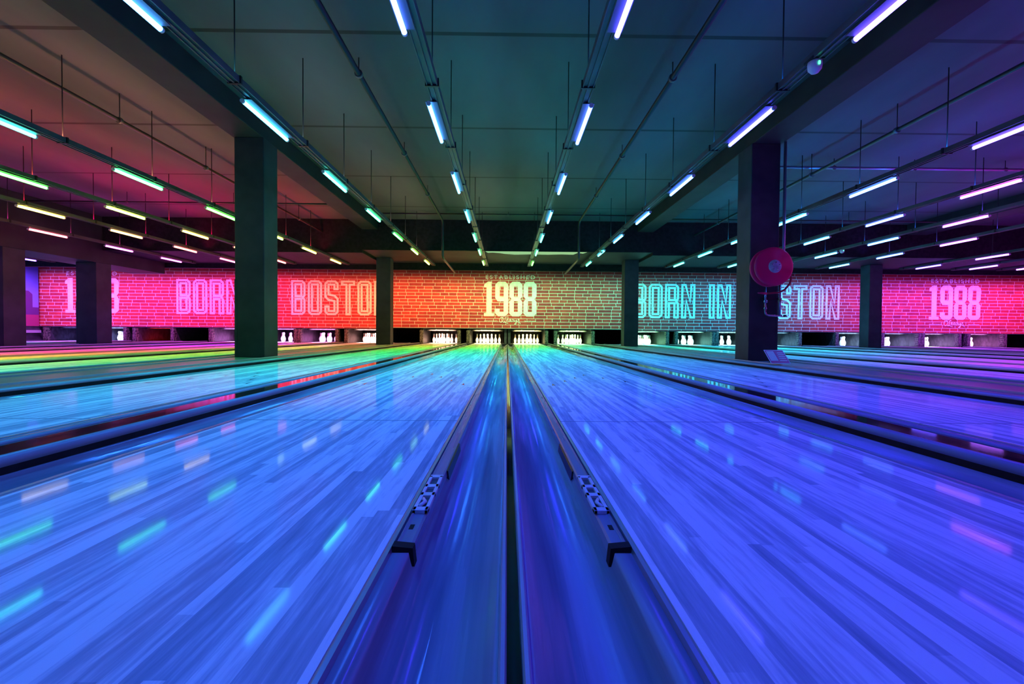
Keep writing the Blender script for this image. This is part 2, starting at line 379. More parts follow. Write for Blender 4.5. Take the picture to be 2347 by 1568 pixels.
for x in LANES:
    for s in (-1, 1):
        root = empty('gutter', (x+s*LW, 0, 0))
        tag(root, 'curved grey gutter along %s side of %s' % (side_word[s], PLACE[x]), 'gutter', 'lane gutters')
        inst('trough', gut_me[s], root); inst('edge_strip', led_me[s], root)
        if abs(x) < 3:
            bar = inst('bumper_rail', bump_me[s], root)
            if abs(x+s*LW) < .5:                       # fittings seen in the foreground
                lat = MB()
                u0, u1 = .016, .054
                y0, y1 = 1.08, 1.34
                f = MB()
                f.box(min(s*u0, s*(u0+.009)), max(s*u0, s*(u0+.009)), y0, y1, -.004, .006)
                f.box(min(s*(u1-.009), s*u1), max(s*(u1-.009), s*u1), y0, y1, -.004, .006)
                for yy in (y0, y0+.10, y0+.165, y1-.012): f.box(min(s*u0, s*u1), max(s*u0, s*u1), yy, yy+.022, -.004, .006)
                fr = f.build('latch_frame', M['plastic_white'], root, bevel=.0015)
                MB().box(min(s*(u0+.004), s*(u1-.004)), max(s*(u0+.004), s*(u1-.004)), y0+.01, y1-.005, -.006, -.001).build('latch_recess', M['rail'], fr)
                MB().tube([(s*(u0+.010), y0+.03, .001), (s*(u0+.022), y0+.055, .005), (s*(u0+.012), y0+.085, .001)], .005, 8).build('latch_lever', M['plastic_white'], fr)
                MB().box(min(s*.026, s*.036), max(s*.026, s*.036), .995, 1.02, -.0045, -.0035).build('slot', M['black'], root)
                MB().prism_y([(s*.012, -.011), (s*.012, .001), (s*.054, -.003), (s*.058, -.040), (s*.050, -.040)], .905, .929).build('rail_end_block', M['black'], root)
                MB().prism_y([(s*.050, -.008), (s*.056, -.012), (s*.060, -.040), (s*.052, -.034)], 1.44, 1.80).build('lift_bracket', M['darkmetal'], root)

# thin divider between the two centre gutters (and between neighbouring pairs)
def thin_divider(x, label):
    root = empty('gutter_divider', (x, 0, 0)); tag(root, label, 'divider', 'thin gutter dividers')
    for s in (-1, 1):
        MB().prism_y([(s*.0175, -.11), (s*.0175, -.012), (s*.0215, -.003), (s*.0185, .003), (s*.013, .003), (s*.0105, -.004), (s*.0105, -.11)], Y0, Y1, False).build('lip', M['lip'], root)
    MB().box(-.0105, .0105, Y0, Y1, -.11, -.030).build('channel', M['gloss_black'], root)
def centre_gap(a, b): return (a+b)/2
for a, b in zip(LANES[:-1], LANES[1:]):
    g = b-a; x = (a+b)/2
    if g < 1.6:
        thin_divider(x, {0.0: 'thin double-lipped divider strip between the two centre gutters'}.get(round(x, 2), 'thin divider left of the gutter of %s' % PLACE[b]))
    elif g < 2:          # ball return cap
        root = empty('ball_return_cap', (x, 0, 0))
        tag(root, 'glossy black topped cap strip at left of %s' % PLACE[b], 'lane divider', 'ball return caps')
        hw = g/2-LW-GW
        for s in (-1, 1):
            MB().prism_y([(s*hw, -.11), (s*hw, .010), (s*(hw-.042), .010), (s*(hw-.042), -.11)], Y0, Y1).build('side_skirt', M['black'], root)  # black puts the shadow below the lip into the cap side
            MB().prism_y([(s*hw, .0101), (s*hw, .024), (s*(hw-.006), .036), (s*(hw-.018), .042), (s*(hw-.032), .041), (s*(hw-.040), .034), (s*(hw-.042), .0101)], Y0, Y1, True).build('edge_lip', M['lip'], root)
        MB().box(-(hw-.042), hw-.042, Y0, Y1, -.11, .034).build('cap_top', M['gloss_black'], root)
    else:                # wide deck carrying the columns
        root = empty('divider_deck', (x, 0, 0))
        tag(root, 'wide flat grey deck strip under pillars left of %s' % PLACE[b], 'lane divider', 'wide divider decks')
        hw = g/2-LW-GW
        for s in (-1, 1):
            MB().prism_y([(s*hw, -.11), (s*hw, .016), (s*(hw-.054), .016), (s*(hw-.054), -.11)], Y0, Y1).build('side_skirt', M['black'], root)  # shadow under the deck lip, put in as black
            MB().prism_y([(s*hw, .0161), (s*hw, .024), (s*(hw-.008), .036), (s*(hw-.022), .041), (s*(hw-.042), .040), (s*(hw-.052), .030), (s*(hw-.054), .0161)], Y0, Y1, True).build('edge_lip', M['lip'], root)
        MB().box(-(hw-.054), hw-.054, Y0, Y1, -.11, .020).build('deck_top', M['deck'], root)
        for s in (-1, 1):
            MB().prism_y([(s*.30-.012, .0195), (s*.30-.010, .034), (s*.30+.010, .034), (s*.30+.012, .0195)], Y0, Y1).build('ridge', M['lip'], root)

# ------------------------------------------------------------------ pins
IN = .0254
prof = [(0, 0), (1.0, 0), (1.10, .12), (1.414, .75), (1.80, 1.6), (1.97, 2.25), (2.20, 3.375), (2.383, 4.5), (2.30, 5.5), (2.18, 6.1), (1.85, 7.25), (1.52, 8.0), (1.23, 8.625), (.982, 9.375), (.897, 10.0), (.935, 10.875), (1.047, 11.75), (1.17, 12.625), (1.273, 13.5), (1.22, 14.1), (1.0, 14.6), (.6, 14.9), (.0, 15.0)]
pin_me = MB().lathe([(r*IN, h*IN) for r, h in prof], 18).mesh('pin_body', M['pin'])
def rad(h):
    for (r0, h0), (r1, h1) in zip(prof, prof[1:]):
        if h0 <= h <= h1: return r0+(r1-r0)*(h-h0)/(h1-h0+1e-9)
st = MB()
for a, b in ((9.55, 10.0), (10.55, 11.0)):
    st.lathe([(rad(a)*IN, a*IN), ((rad(a)+.035)*IN, (a+.02)*IN), ((rad(b)+.035)*IN, (b-.02)*IN), (rad(b)*IN, b*IN)], 18)
stripe_me = st.mesh('neck_stripes', M['pin_red'])
POS = [(0, 0, 'head pin'), (-1, 1, 'second row left'), (1, 1, 'second row right'), (-2, 2, 'third row left'), (0, 2, 'third row middle'), (2, 2, 'third row right'),
       (-3, 3, 'back row far left'), (-1, 3, 'back row inner left'), (1, 3, 'back row inner right'), (3, 3, 'back row far right')]
for x in LANES:
    if x in (-16.68, -13.35): continue
    for (i, r, nm) in POS:
        root = empty('bowling_pin', (x+i*.1524, YP+r*.264, 0))
        tag(root, 'white red-ringed pin, %s, %s' % (nm, PLACE[x]), 'bowling pin', 'pins on %s' % PLACE[x])
        inst('body', pin_me, root); inst('neck_stripes', stripe_me, root)

# ------------------------------------------------------------------ pinsetter pits
def text_mesh(name, body, size, m, extrude=.002, shear=0, spacing=1.0, width=None, bold=0):
    cu = bpy.data.curves.new(name, 'FONT'); cu.body = body; cu.size = size; cu.extrude = extrude; cu.shear = shear
    cu.align_x = 'CENTER'; cu.space_character = spacing; cu.offset = bold
    tmp = bpy.data.objects.new(name, cu); COL.objects.link(tmp)
    bpy.context.view_layer.update()
    me = bpy.data.meshes.new_from_object(tmp.evaluated_get(bpy.context.evaluated_depsgraph_get()))
    bpy.data.objects.remove(tmp); me.materials.clear(); me.materials.append(m)
    if width:
        xs = [v.co.x for v in me.vertices]; k = width/(max(xs)-min(xs)); c = (max(xs)+min(xs))/2
        for v in me.vertices: v.co.x = (v.co.x-c)*k
    return me
brand_me = text_mesh('maker_name', 'Brunswick', .075, M['print'], .001, .35, 1.05, .55, .0012)
kick_me = MB().box(-.05, .05, YM+.065, YP+1.28, -.0, .62).mesh('kickback', M['kick_side'])
kf_me = MB().box(-.062, .062, YM-.10, YM+.06, -.0, .518).mesh('post', M['kick'])
hood_me = MB().prism_y([(-.62, .49), (.62, .49), (.62, .56), (-.62, .56)], YM+.40, YM+.43).mesh('rake_board', M['hood'])
pan_me = MB(); pan_me.v = [(-.56, YM+.44, .52), (.56, YM+.44, .52), (.50, YM+1.1, .63), (-.50, YM+1.1, .63), (-.56, YM+.44, .535), (.56, YM+.44, .535), (.50, YM+1.1, .645), (-.50, YM+1.1, .645)]
pan_me.f = [[0, 1, 2, 3], [4, 7, 6, 5], [0, 4, 5, 1], [1, 5, 6, 2], [2, 6, 7, 3], [3, 7, 4, 0]]; pan_me.sm = [False]*6
pan_me = pan_me.mesh('deck_underside', M['hood'])
PIN_LIGHT = {-16.68: ((.3, .2, 1), .3), -15.12: ((.35, .35, 1), 1), -13.35: ((1, .02, .03), .35), -10.5: ((.9, .25, 1), 1), -8.73: ((.85, .25, .95), 1), -7.17: ((.95, .25, .8), .9),
             -5.4: ((1, .45, .42), 1), -2.55: ((1, .55, .38), 1), -.78: ((1, .78, .36), 1), .78: ((1, .9, .34), 1), 2.55: ((.55, 1, .38), 1), 5.4: ((.35, 1, .55), 1), 7.17: ((.3, .95, .8), 1),
             8.73: ((.35, .85, .9), 1), 10.5: ((.25, .6, .9), .7), 13.35: ((.4, .6, 1), .9), 15.12: ((.5, .45, 1), .9), 16.68: ((.7, .4, 1), .9), 18.45: ((.9, .25, .9), .9)}
def area(name, loc, aim, sx, sy, col, watts, spread=math.pi):
    l = bpy.data.lights.new(name, 'AREA'); l.shape = 'RECTANGLE'; l.size = sx; l.size_y = sy; l.color = col; l.energy = watts
    try: l.spread = spread
    except Exception: pass
    o = bpy.data.objects.new(name, l); COL.objects.link(o); o.location = loc
    d = Vector(aim)-Vector(loc); o.rotation_euler = d.to_track_quat('-Z', 'Y').to_euler()
    return o
for x in LANES:
    root = empty('pinsetter', (x, 0, 0)); tag(root, 'dark pinsetter frame and rake over pins, %s' % PLACE[x], 'pinsetter', 'pinsetters')
    inst('rake_board', hood_me, root); inst('deck_underside', pan_me, root)
    if abs(x) < 3:
        o = inst('maker_name', brand_me, root, (0, YM+.398, .500), (math.pi/2, 0, 0))
    MB().box(-.60, .60, YP+1.30, YP+1.34, -.0, .66).build('pit_curtain', M['black'], root)
    c, k = PIN_LIGHT[x]
    area('pin_deck_light', (x, YM+.12, .565), (x, YP+.32, 0), .95, .05, c, 46*k, math.radians(66))
for x in LANES:
    for s in (-1, 1):
        xx = x+s*(LW+GW-.05)
        if abs(xx) < .5: xx = x+s*(LW+GW-.055)
        root = empty('kickback_panel', (xx, 0, 0)); tag(root, 'upright side panel at %s end of %s' % (side_word[s], PLACE[x]), 'side panel', 'pin pit side panels')
        inst('panel', kick_me, root)
        if abs(xx) > .5: inst('scuffed_post', kf_me, root)
        # deck filler under the panel where the gutter stops
for x in LANES:
    for s in (-1, 1):
        a, b = sorted((x+s*(LW+.002), x+s*(LW+GW)))
        MBB = MB().box(a, b, Y1+.002, YP+1.3, -.11, -.001).build('gutter_end_plate', M['black'])
        tag(MBB, 'black plate where gutter ends, %s side of %s' % (side_word[s], PLACE[x]), 'plate', 'gutter end plates')

# ------------------------------------------------------------------ masking panels and lettering
def octa(w, c, h=1): return [(c, 0), (w-c, 0), (w, c), (w, h-c), (w-c, h), (c, h), (0, h-c), (0, c)]
def rect(x0, z0, x1, z1): return [(x0, z0), (x1, z0), (x1, z1), (x0, z1)]
def glyph(ch, w=.41, s=.15, c=.085):
    if ch == 'O': return w, [octa(w, c), rect(s, s, w-s, 1-s)]
    if ch == 'B': return w, [[(0, 0), (w-c, 0), (w, c), (w, .45), (w-.045, .5), (w, .55), (w, 1-c), (w-c, 1), (0, 1)], rect(s, s, w-s, .43), rect(s, .57, w-s, 1-s)]
    if ch == 'R': return w, [[(0, 0), (s, 0), (s, .41), (w-s-.01, .41), (w-s-.01, 0), (w, 0), (w, .44), (w-.045, .50), (w, .56), (w, 1-c), (w-c, 1), (0, 1)], rect(s, .56, w-s, 1-s)]
    if ch == 'N': return w, [[(0, 0), (s, 0), (s, .50), (w-s, 0), (w, 0), (w, 1), (w-s, 1), (w-s, .50), (s, 1), (0, 1)]]
    if ch == 'I': return s+.02, [rect(0, 0, s+.02, 1)]
    if ch == 'S': return w, [[(0, c), (c, 0), (w-c, 0), (w, c), (w, .48), (w-.10, .585), (s, .62), (s, 1-s), (w-s, 1-s), (w-s, .72), (w, .72), (w, 1-c), (w-c, 1), (c, 1), (0, 1-c), (0, .52), (.10, .415), (w-s, .38), (w-s, s), (s, s), (s, .28), (0, .28)]]
    if ch == 'T': q = w/2; return w, [[(q-s/2, 0), (q+s/2, 0), (q+s/2, 1-s), (w, 1-s), (w, 1), (0, 1), (0, 1-s), (q-s/2, 1-s)]]
    if ch == '1': return .29, [[(0, 0), (.29, 0), (.29, .09), (.22, .09), (.22, 1), (.11, 1), (0, .91), (0, .83), (.07, .83), (.07, .09), (0, .09)]]
    w = .375; s = .13
    if ch == '8': return w, [[(c, 0), (w-c, 0), (w, c), (w, .42), (w-.06, .5), (w, .58), (w, 1-c), (w-c, 1), (c, 1), (0, 1-c), (0, .58), (.06, .5), (0, .42), (0, c)], rect(s, s, w-s, .44), rect(s, .56, w-s, 1-s)]
    if ch == '9': return w, [[(c, 0), (w-c, 0), (w, c), (w, 1-c), (w-c, 1), (c, 1), (0, 1-c), (0, .53), (.07, .43), (w-s, .43), (w-s, s), (s, s), (s, .22), (0, .22), (0, c)], rect(s, .56, w-s, 1-s)]
def signed_area(p): return sum(p[i][0]*p[(i+1) % len(p)][1]-p[(i+1) % len(p)][0]*p[i][1] for i in range(len(p)))/2
def inset(p, d):     # inward miter offset of a CCW polygon
    n = len(p); out = []
    for i in range(n):
        a, b, c = Vector(p[i-1]), Vector(p[i]), Vector(p[(i+1) % n])
        e1 = (b-a).normalized(); e2 = (c-b).normalized()
        n1 = Vector((-e1.y, e1.x)); n2 = Vector((-e2.y, e2.x))
        m = (n1+n2); m = m/max(m.length_squared, .35)*2 if m.length > 1e-6 else n1
        m = m*1.0
        out.append(b+m*d)
    return out
def outline_letter(ch, scale, band=.060):
    w, cs = glyph(ch); mb = MB()
    for k, p in enumerate(cs):
        if signed_area(p) < 0: p = p[::-1]
        q = inset(p, band if k == 0 else -band)
        n = len(p)
        for z, y in ((0, 0), (0, .004)):
            pass
        for i in range(n):
            j = (i+1) % n
            A, B, Cc, D = p[i], p[j], q[j], q[i]
            mb.poly([(A[0]*scale, 0, A[1]*scale), (B[0]*scale, 0, B[1]*scale), (Cc[0]*scale, 0, Cc[1]*scale), (D[0]*scale, 0, D[1]*scale)])
    return w*scale, mb
def solid_glyph(name, ch, scale, m):
    w, cs = glyph(ch)
    cu = bpy.data.curves.new(name, 'CURVE'); cu.dimensions = '2D'; cu.fill_mode = 'BOTH'; cu.extrude = .001
    for p in cs:
        sp = cu.splines.new('POLY'); sp.points.add(len(p)-1); sp.use_cyclic_u = True
        for i, (x, y) in enumerate(p): sp.points[i].co = (x*scale, y*scale, 0, 1)
    tmp = bpy.data.objects.new(name, cu); COL.objects.link(tmp); bpy.context.view_layer.update()
    me = bpy.data.meshes.new_from_object(tmp.evaluated_get(bpy.context.evaluated_depsgraph_get()))
    bpy.data.objects.remove(tmp); me.materials.clear(); me.materials.append(m)
    return w*scale, me
GLY = {}
def put_outline(text, x, z, hgt, root, pitch=.61):
    for ch in text:
        if ch == ' ': x += .44; continue
        if ch not in GLY:
            w, mb = outline_letter(ch, hgt); GLY[ch] = (w, mb.mesh('letter_'+ch, M['print']))
        w, me = GLY[ch]
        inst('letter', me, root, (x, YM-.006, z))
        x += w+(.085 if ch != 'I' else .09)
    return x
def put_1988(cx, z, hgt, root):
    wt = (.29+3*.375)*hgt+3*.045; x = cx-wt/2
    for ch in '1988':
        if ch not in GLY: GLY[ch] = solid_glyph('digit_'+ch, ch, hgt, M['print'])
        w, me = GLY[ch]
        inst('numeral', me, root, (x, YM-.006, z), (math.pi/2, 0, 0)); x += w+.045
def script_logo(cx, z, root):
    # hand-drawn cursive strokes, drawn in a 10 x 3 box
    S = [[(1.6,2.6),(.9,2.5),(.3,1.6),(.4,.7),(1.0,.4),(1.7,1.0),(1.9,2.0),(1.6,2.6),(1.3,2.2),(1.8,2.1)],
         [(2.1,3.0),(2.15,2.7)],
         [(3.4,2.5),(3.1,2.8),(2.7,2.3),(2.6,1.4),(2.4,.6),(2.0,.3),(2.0,.55),(2.6,.5),(3.2,.15),(4.0,.0)],
         [(3.3,1.1),(3.8,1.3),(3.9,1.7),(3.6,1.8),(3.35,1.3),(3.5,.7),(4.0,.7),(4.4,1.1)],
         [(5.1,1.6),(4.7,1.7),(4.4,1.2),(4.6,.7),(5.0,1.0),(5.2,1.6),(5.15,.9),(5.5,.7),(5.8,1.2)],
         [(5.7,1.5),(5.85,1.75),(6.0,1.5),(6.3,1.55),(6.2,.95),(6.5,.7),(6.8,1.1)],
         [(6.8,1.6),(6.9,.9),(7.2,.8),(7.6,1.6),(7.5,.6),(7.1,-.5),(6.7,-.4),(7.1,.2),(8.0,1.0)],
         [(8.5,1.9),(8.2,1.5),(8.6,1.0),(8.4,.55),(8.0,.6)],
         [(8.4,.5),(9.0,.2),(9.2,-.2)]]
    mb = MB(); k = .09
    for s in S:
        pts = []
        P = [s[0]]+s+[s[-1]]
        for i in range(1, len(P)-2):
            for t in (0, .25, .5, .75):
                p0, p1, p2, p3 = P[i-1], P[i], P[i+1], P[i+2]
                pts.append(tuple(.5*((2*p1[a])+(-p0[a]+p2[a])*t+(2*p0[a]-5*p1[a]+4*p2[a]-p3[a])*t*t+(-p0[a]+3*p1[a]-3*p2[a]+p3[a])*t**3) for a in (0, 1)))
        pts.append(s[-1])
        mb.tube([((p[0]-4.8)*k, 0, (p[1]-.8)*k) for p in pts], .0115, 6)
    return mb.build('script_lettering', M['print'], root, loc=(cx, YM-.006, z))
def panel(x0, x1, z0, z1, label):
    root = empty('masking_panel', ((x0+x1)/2, YM, z0)); tag(root, label, 'wall panel')
    o = MB().box(x0, x1, YM, YM+.06, z0, z1).build('brick_print', M['brick']); o.parent = root; o.matrix_parent_inverse = Matrix.Translation(-root.location)
    e = MB().box(x0, x1, YM-.03, YM+.03, z0-.02, z0).build('bottom_trim', M['rail']); e.parent = root; e.matrix_parent_inverse = Matrix.Translation(-root.location)
    return root
def in_root(root, fn):
    before = set(bpy.data.objects); fn()
    for o in set(bpy.data.objects)-before:
        if o.parent == root: o.matrix_parent_inverse = Matrix.Translation(-root.location)
ZB, ZTOP = .60, 2.83
pc = panel(-4.65, 4.65, ZB, ZTOP, 'central brick panel with large pale 1988 and script below')
pl = panel(-12.65, -4.655, ZB-.04, ZTOP, 'left brick panel reading BORN IN BOSTON in outlined letters')
pr = panel(4.655, 13.6, ZB-.04, ZTOP, 'right brick panel reading BORN IN BOSTON in outlined letters')
pq = panel(13.605, 21.0, ZB-.06, ZTOP, 'far right brick panel with large pale 1988')
pk = panel(-17.7, -12.655, ZB-.04, ZTOP, 'far left brick panel with 1988 mostly behind a pillar')
def c1988(cx, root, small=True):
    put_1988(cx, 1.06, 1.32, root)
    inst('established_text', text_mesh('established_text', 'ESTABLISHED', .2, M['print'], .001, 0, 1.35, 1.88, .004), root, (cx, YM-.006, 2.485), (math.pi/2, 0, 0))
    script_logo(cx, .86, root)
    inst('small_text', text_mesh('small_text', 'REGISTERED', .075, M['print'], .001, 0, 1.2, .50, .001), root, (cx-.73, YM-.006, .845), (math.pi/2, 0, 0))
    inst('small_text', text_mesh('small_text', 'TRADEMARK', .075, M['print'], .001, 0, 1.2, .46, .001), root, (cx+.76, YM-.006, .845), (math.pi/2, 0, 0))
in_root(pc, lambda: c1988(.1, pc))
in_root(pq, lambda: c1988(17.25, pq))
in_root(pk, lambda: c1988(-15.7, pk))
in_root(pl, lambda: put_outline('BORN IN BOSTON', -12.54, 1.05, 1.32, pl))
in_root(pr, lambda: put_outline('BORN IN BOSTON', 4.77, 1.03, 1.32, pr))

# mural of a skyline at dusk on the left side wall
mm = mat('mural_sky', (.3, .25, .8), rough=.5); bb_ = mm.node_tree.nodes['Principled BSDF']
sp = nd(mm, 'ShaderNodeSeparateXYZ'); lk(mm, coords(mm), sp.inputs[0])
nn = nd(mm, 'ShaderNodeTexNoise'); nn.inputs['Scale'].default_value = 1.6; nn.inputs['Detail'].default_value = 5; lk(mm, coords(mm, (1, .5, 2)), nn.inputs['Vector'])
ad = nd(mm, 'ShaderNodeMath', operation='MULTIPLY_ADD'); ad.inputs[1].default_value = .9; lk(mm, nn.outputs['Fac'], ad.inputs[0]); lk(mm, sp.outputs['Z'], ad.inputs[2])
dv = nd(mm, 'ShaderNodeMath', operation='DIVIDE'); dv.inputs[1].default_value = 3.6; lk(mm, ad.outputs[0], dv.inputs[0])
rr = ramp(mm, dv.outputs[0], [(.28, (.35, .3, .9)), (.42, (.28, .35, .95)), (.62, (.14, .2, .9)), (.78, (.08, .1, .8)), (.9, (.4, .3, .85))])
lk(mm, rr.outputs['Color'], bb_.inputs['Base Color'])
root = empty('skyline_mural', (XL+.02, 15.8, .55)); tag(root, 'purple and blue city skyline mural on the left side wall', 'mural')
MB().box(0, .03, -3.0, 1.55, 0, 2.38).build('sky_print', mm, root)
rnd = random.Random(3)
M['build'] = mat('mural_building', (.16, .05, .25), rough=.6)
M['build2'] = mat('mural_riverbank', (.5, .06, .2), rough=.6)
MB().box(.03, .034, -3.0, 1.55, .42, .70).build('far_bank', M['build'], root)
MB().box(.03, .034, -3.0, 1.55, .0, .42).build('near_bank', M['build2'], root)
for (y, wd, h) in ((-2.6, .4, 1.0), (-2.0, .3, .8), (-1.3, .5, 1.0), (-.55, .35, .85), (1.05, .55, 1.08), (.3, .25, .82)):
    MB().box(.03, .033, y-wd/2, y+wd/2, .70, h+.1).poly([(.033, y-wd/2, h+.1), (.033, y+wd/2, h+.1), (.033, y+wd/4, h+.22), (.033, y-wd/4, h+.22)]).build('building', M['build'], root)
struct('baseboard_left', MB().box(XL, XL+.10, 10, YM-.02, .30, .40), mat('ledge_white', (.6, .6, .65), rough=.4))
struct('trim_11', MB().box(XL, XL+.22, Y0, YM-.02, -.11, .03), M['deck'])

# ------------------------------------------------------------------ ceiling rails with LED tubes
HUE = {.78: [248, 244, 242, 228, 215, 203, 175, 150, 110], 2.55: [255, 252, 250, 240, 225, 215, 207, 190, 160],
       5.4: [262, 258, 255, 250, 225, 205, 195, 180, 165], 7.17: [285, 285, 285, 290, 282, 232, 208, 195, 180],
       8.73: [290, 290, 290, 290, 285, 272, 218, 203, 190], 10.5: [300, 300, 300, 300, 300, 285, 272, 225, 205],
       13.35: [300, 300, 300, 300, 300, 290, 285, 268, 250], 15.12: [300]*6+[300, 285, 265], 16.68: [300]*6+[305, 290, 280], 18.45: [305]*6+[310, 300, 290],
       -.78: [232, 230, 226, 214, 204, 185, 152, 138, 95], -2.55: [225, 220, 214, 202, 168, 148, 130, 95, 65],
       -5.4: [195, 190, 185, 172, 142, 115, 80, 65, 50], -7.17: [140, 140, 135, 130, 122, 80, 50, 28, 5],
       -8.73: [90, 90, 85, 80, 70, 50, 35, 8, 340], -10.5: [20, 20, 15, 10, 5, 0, 355, 310, 305],
       -13.35: [300]*6+[300, 290, 280], -15.12: [290]*6+[270, 260, 252], -16.68: [280]*9}
def cword(h):
    h %= 360
    for lim, nme in ((15, 'red'), (45, 'orange'), (75, 'yellow'), (105, 'yellow-green'), (155, 'green'), (180, 'mint green'), (200, 'cyan'), (222, 'sky blue'), (245, 'blue'), (268, 'violet blue'), (300, 'purple'), (340, 'pink'), (361, 'red')):
        if h < lim: return nme
ORD = ['second one behind the viewer', 'first one behind the viewer', 'nearest', 'second', 'third', 'fourth', 'fifth', 'sixth', 'farthest']
ORD = ['overhead rearmost', 'overhead', 'nearest seen', 'second seen', 'third seen', 'fourth seen', 'fifth seen', 'sixth seen', 'farthest']
tube_mats = {}
TL = .86
cap_me = MB().tube([(0, -.02, 0), (0, 0, 0)], .021, 10).mesh('end_cap', M['plastic_white'])
def tube_mat(h):
    h = int(round(h/3)*3)
    if h not in tube_mats:
        c = hue_light(h, .90 if (h > 255 or h < 100) else .935)
        lum = c[0]*.35+c[1]*.45+c[2]*.35
        tube_mats[h] = emit('led_tube_glow_%d' % h, c, TUBE_POWER*(.55/lum)**.7)
    return tube_mats[h]
tube_base = MB().tube([(0, -TL/2, 0), (0, TL/2, 0)], .0195, 10)
tube_mesh = {}
rail_me = {}
for x in LANES:
    s = 1 if x > 0 else -1
    rx = x-s*.075
    root = empty('light_rail', (rx, 0, ZT)); tag(root, 'slim suspended metal light rail above %s' % PLACE[x], 'light rail', 'suspended light rails')
    ch = MB()
    ch.prism_y([(-.05, .03), (-.05, .09), (.05, .09), (.05, .03), (.042, .03), (.042, .042), (.008, .042), (.008, .030), (-.008, .030), (-.008, .042), (-.042, .042), (-.042, .03)], -4.2, 15.3)
    ch.build('channel', M['rail'], root)
    y = 1.42-1.37*3
    while y < 15.2:
        zt = ZC if y < 13.3 else (2.80 if abs(x) < 4.2 else 2.72)
        if not (-12.8 < rx < -11.7):
            MB().tube([(s*-.0, y, .10), (s*-.0, y, zt-ZT)], .006, 6).build('hanger_rod', M['rod'], root)
        MB().box(-.062, .062, y-.012, y+.012, .025, .098).build('clamp', M['darkmetal'], root)
        y += 1.37
    for k in range(9):
        yy = 2.95+1.9*(k-2)
        if k < 2 and abs(x) > 11: continue
        h = HUE[x][k]
        r2 = empty('led_tube', (x, yy, ZT)); tag(r2, '%s LED tube, %s on rail above %s' % (cword(h), ORD[k], PLACE[x]), 'light', 'LED tubes on the rail above %s' % PLACE[x])
        hm = tube_mat(h)
        if hm.name not in tube_mesh: tube_mesh[hm.name] = tube_base.mesh('tube', hm)
        inst('tube', tube_mesh[hm.name], r2, (0, 0, 0))
        inst('end_cap', cap_me, r2, (0, -TL/2, 0)); inst('end_cap', cap_me, r2, (0, TL/2+.02, 0))
        MB().box(min(.0, -s*.045)-.034, max(0, -s*.045)+.034, -TL/2, TL/2, .0196, .0245).build('batten', M['batten'], r2)  # plate widened to catch tube light as a coloured halo

        hb = h-68 if x < -7 else (h-8 if x < 0 else h-5)
        cb_ = hue_light(hb-(6 if abs(x) < 3 and 2 < k < 6 else 0), .978)
        kk = 1.0 if abs(x) < 6 else 1.2
        if k == 0: kk *= .55
        if k == 1: kk *= .7
        o = area('led_tube_beam', (x, yy, ZT-.021), (x, yy, 0), .03, TL, cb_, BEAM_POWER*kk, math.radians(95))
        if abs(x) < 1 and k in (2, 3): pass
# ------------------------------------------------------------------ pipes under the ceiling
def pipe(name, pts, r, label, m='darkmetal', cat='pipe', brackets=()):
    root = empty(name, pts[0]); tag(root, label, cat)
    p0 = Vector(pts[0])
    MB().tube([Vector(p)-p0 for p in pts], r, 10).build('pipe_run', M[m], root)
    for b in brackets:
        MB().tube([Vector((b[0], b[1], b[2]))-p0, Vector((b[0], b[1], ZC))-p0], .006, 6).build('hanger', M['rod'], root)
        MB().tube([Vector((b[0], b[1]-.02, b[2]))-p0, Vector((b[0], b[1]+.02, b[2]))-p0], r*1.5, 10).build('clip', M['rail'], root)
    return root
for X, w_ in ((-1.80, 'left'), (1.95, 'right')):
    z = 3.50
    pipe('conduit', [(X, YB, z), (X, 12.45, z), (X, 12.55, z-.05), (X, 12.58, z-.15), (X, 12.58, 2.55), (X, 12.62, 2.50), (X, 12.8, 2.48), (X, 15.5, 2.46)], .032,
         'dark conduit dropping before cross beam, %s of centre light rails' % w_, brackets=[(X, y, z) for y in (1, 3.6, 5.5, 7.9, 10.2)])
for X, w_ in ((-5.38, 'left'), (5.45, 'right')):
    z = 3.32
    pipe('sprinkler_pipe', [(X, YB, z), (X, 13.3, z)], .028, 'thin dark pipe under ceiling just beyond large %s beam' % w_, brackets=[(X, y, z) for y in (3, 4.6, 6.4, 8.2, 10.0, 11.8)])
pipe('cross_pipe', [(4.23, 8.4, 3.52), (11.7, 8.4, 3.52)], .025, 'violet cross pipe under ceiling right of hose reel pillar', 'copper', brackets=[(6, 8.4, 3.52), (7.5, 8.4, 3.52), (9.2, 8.4, 3.52)])
pipe('cross_pipe', [(-3.77, 12.35, 3.62), (3.77, 12.35, 3.62)], .02, 'thin cross pipe in front of the central cross beam', brackets=[(0, 12.35, 3.62)])
pipe('cross_pipe', [(4.23, 12.0, 3.45), (11.7, 12.0, 3.45)], .018, 'thin cross pipe at far end of the right ceiling bay', brackets=[(6.5, 12.0, 3.45), (9, 12, 3.45)])
pipe('cross_pipe', [(-11.7, 10.9, 3.45), (-4.23, 10.9, 3.45)], .018, 'thin cross pipe at far end of the left ceiling bay', brackets=[(-6.5, 10.9, 3.45), (-9, 10.9, 3.45)])
M['cam_led'] = emit('indicator_green', (.05, 1, .3), 6)
def sensor(x, y, label):
    root = empty('ceiling_sensor', (x, y, ZT-.01)); tag(root, label, 'sensor')
    MB().lathe([(0, .05), (.05, .05), (.055, .02), (.05, -.02), (.03, -.045), (0, -.055)], 16).build('dome', M['plastic_white'], root)
    MB().box(-.055, .055, -.055, .055, .04, .062).build('mount', M['darkmetal'], root)
    MB().box(-.006, .006, -.06, -.052, -.005, .02).build('indicator', M['cam_led'], root)
sensor(2.475, 3.72, 'white sensor dome with green indicator on rail near top right')
sensor(2.475, 12.1, 'small sensor dome on far end of rail left of hose reel pillar')
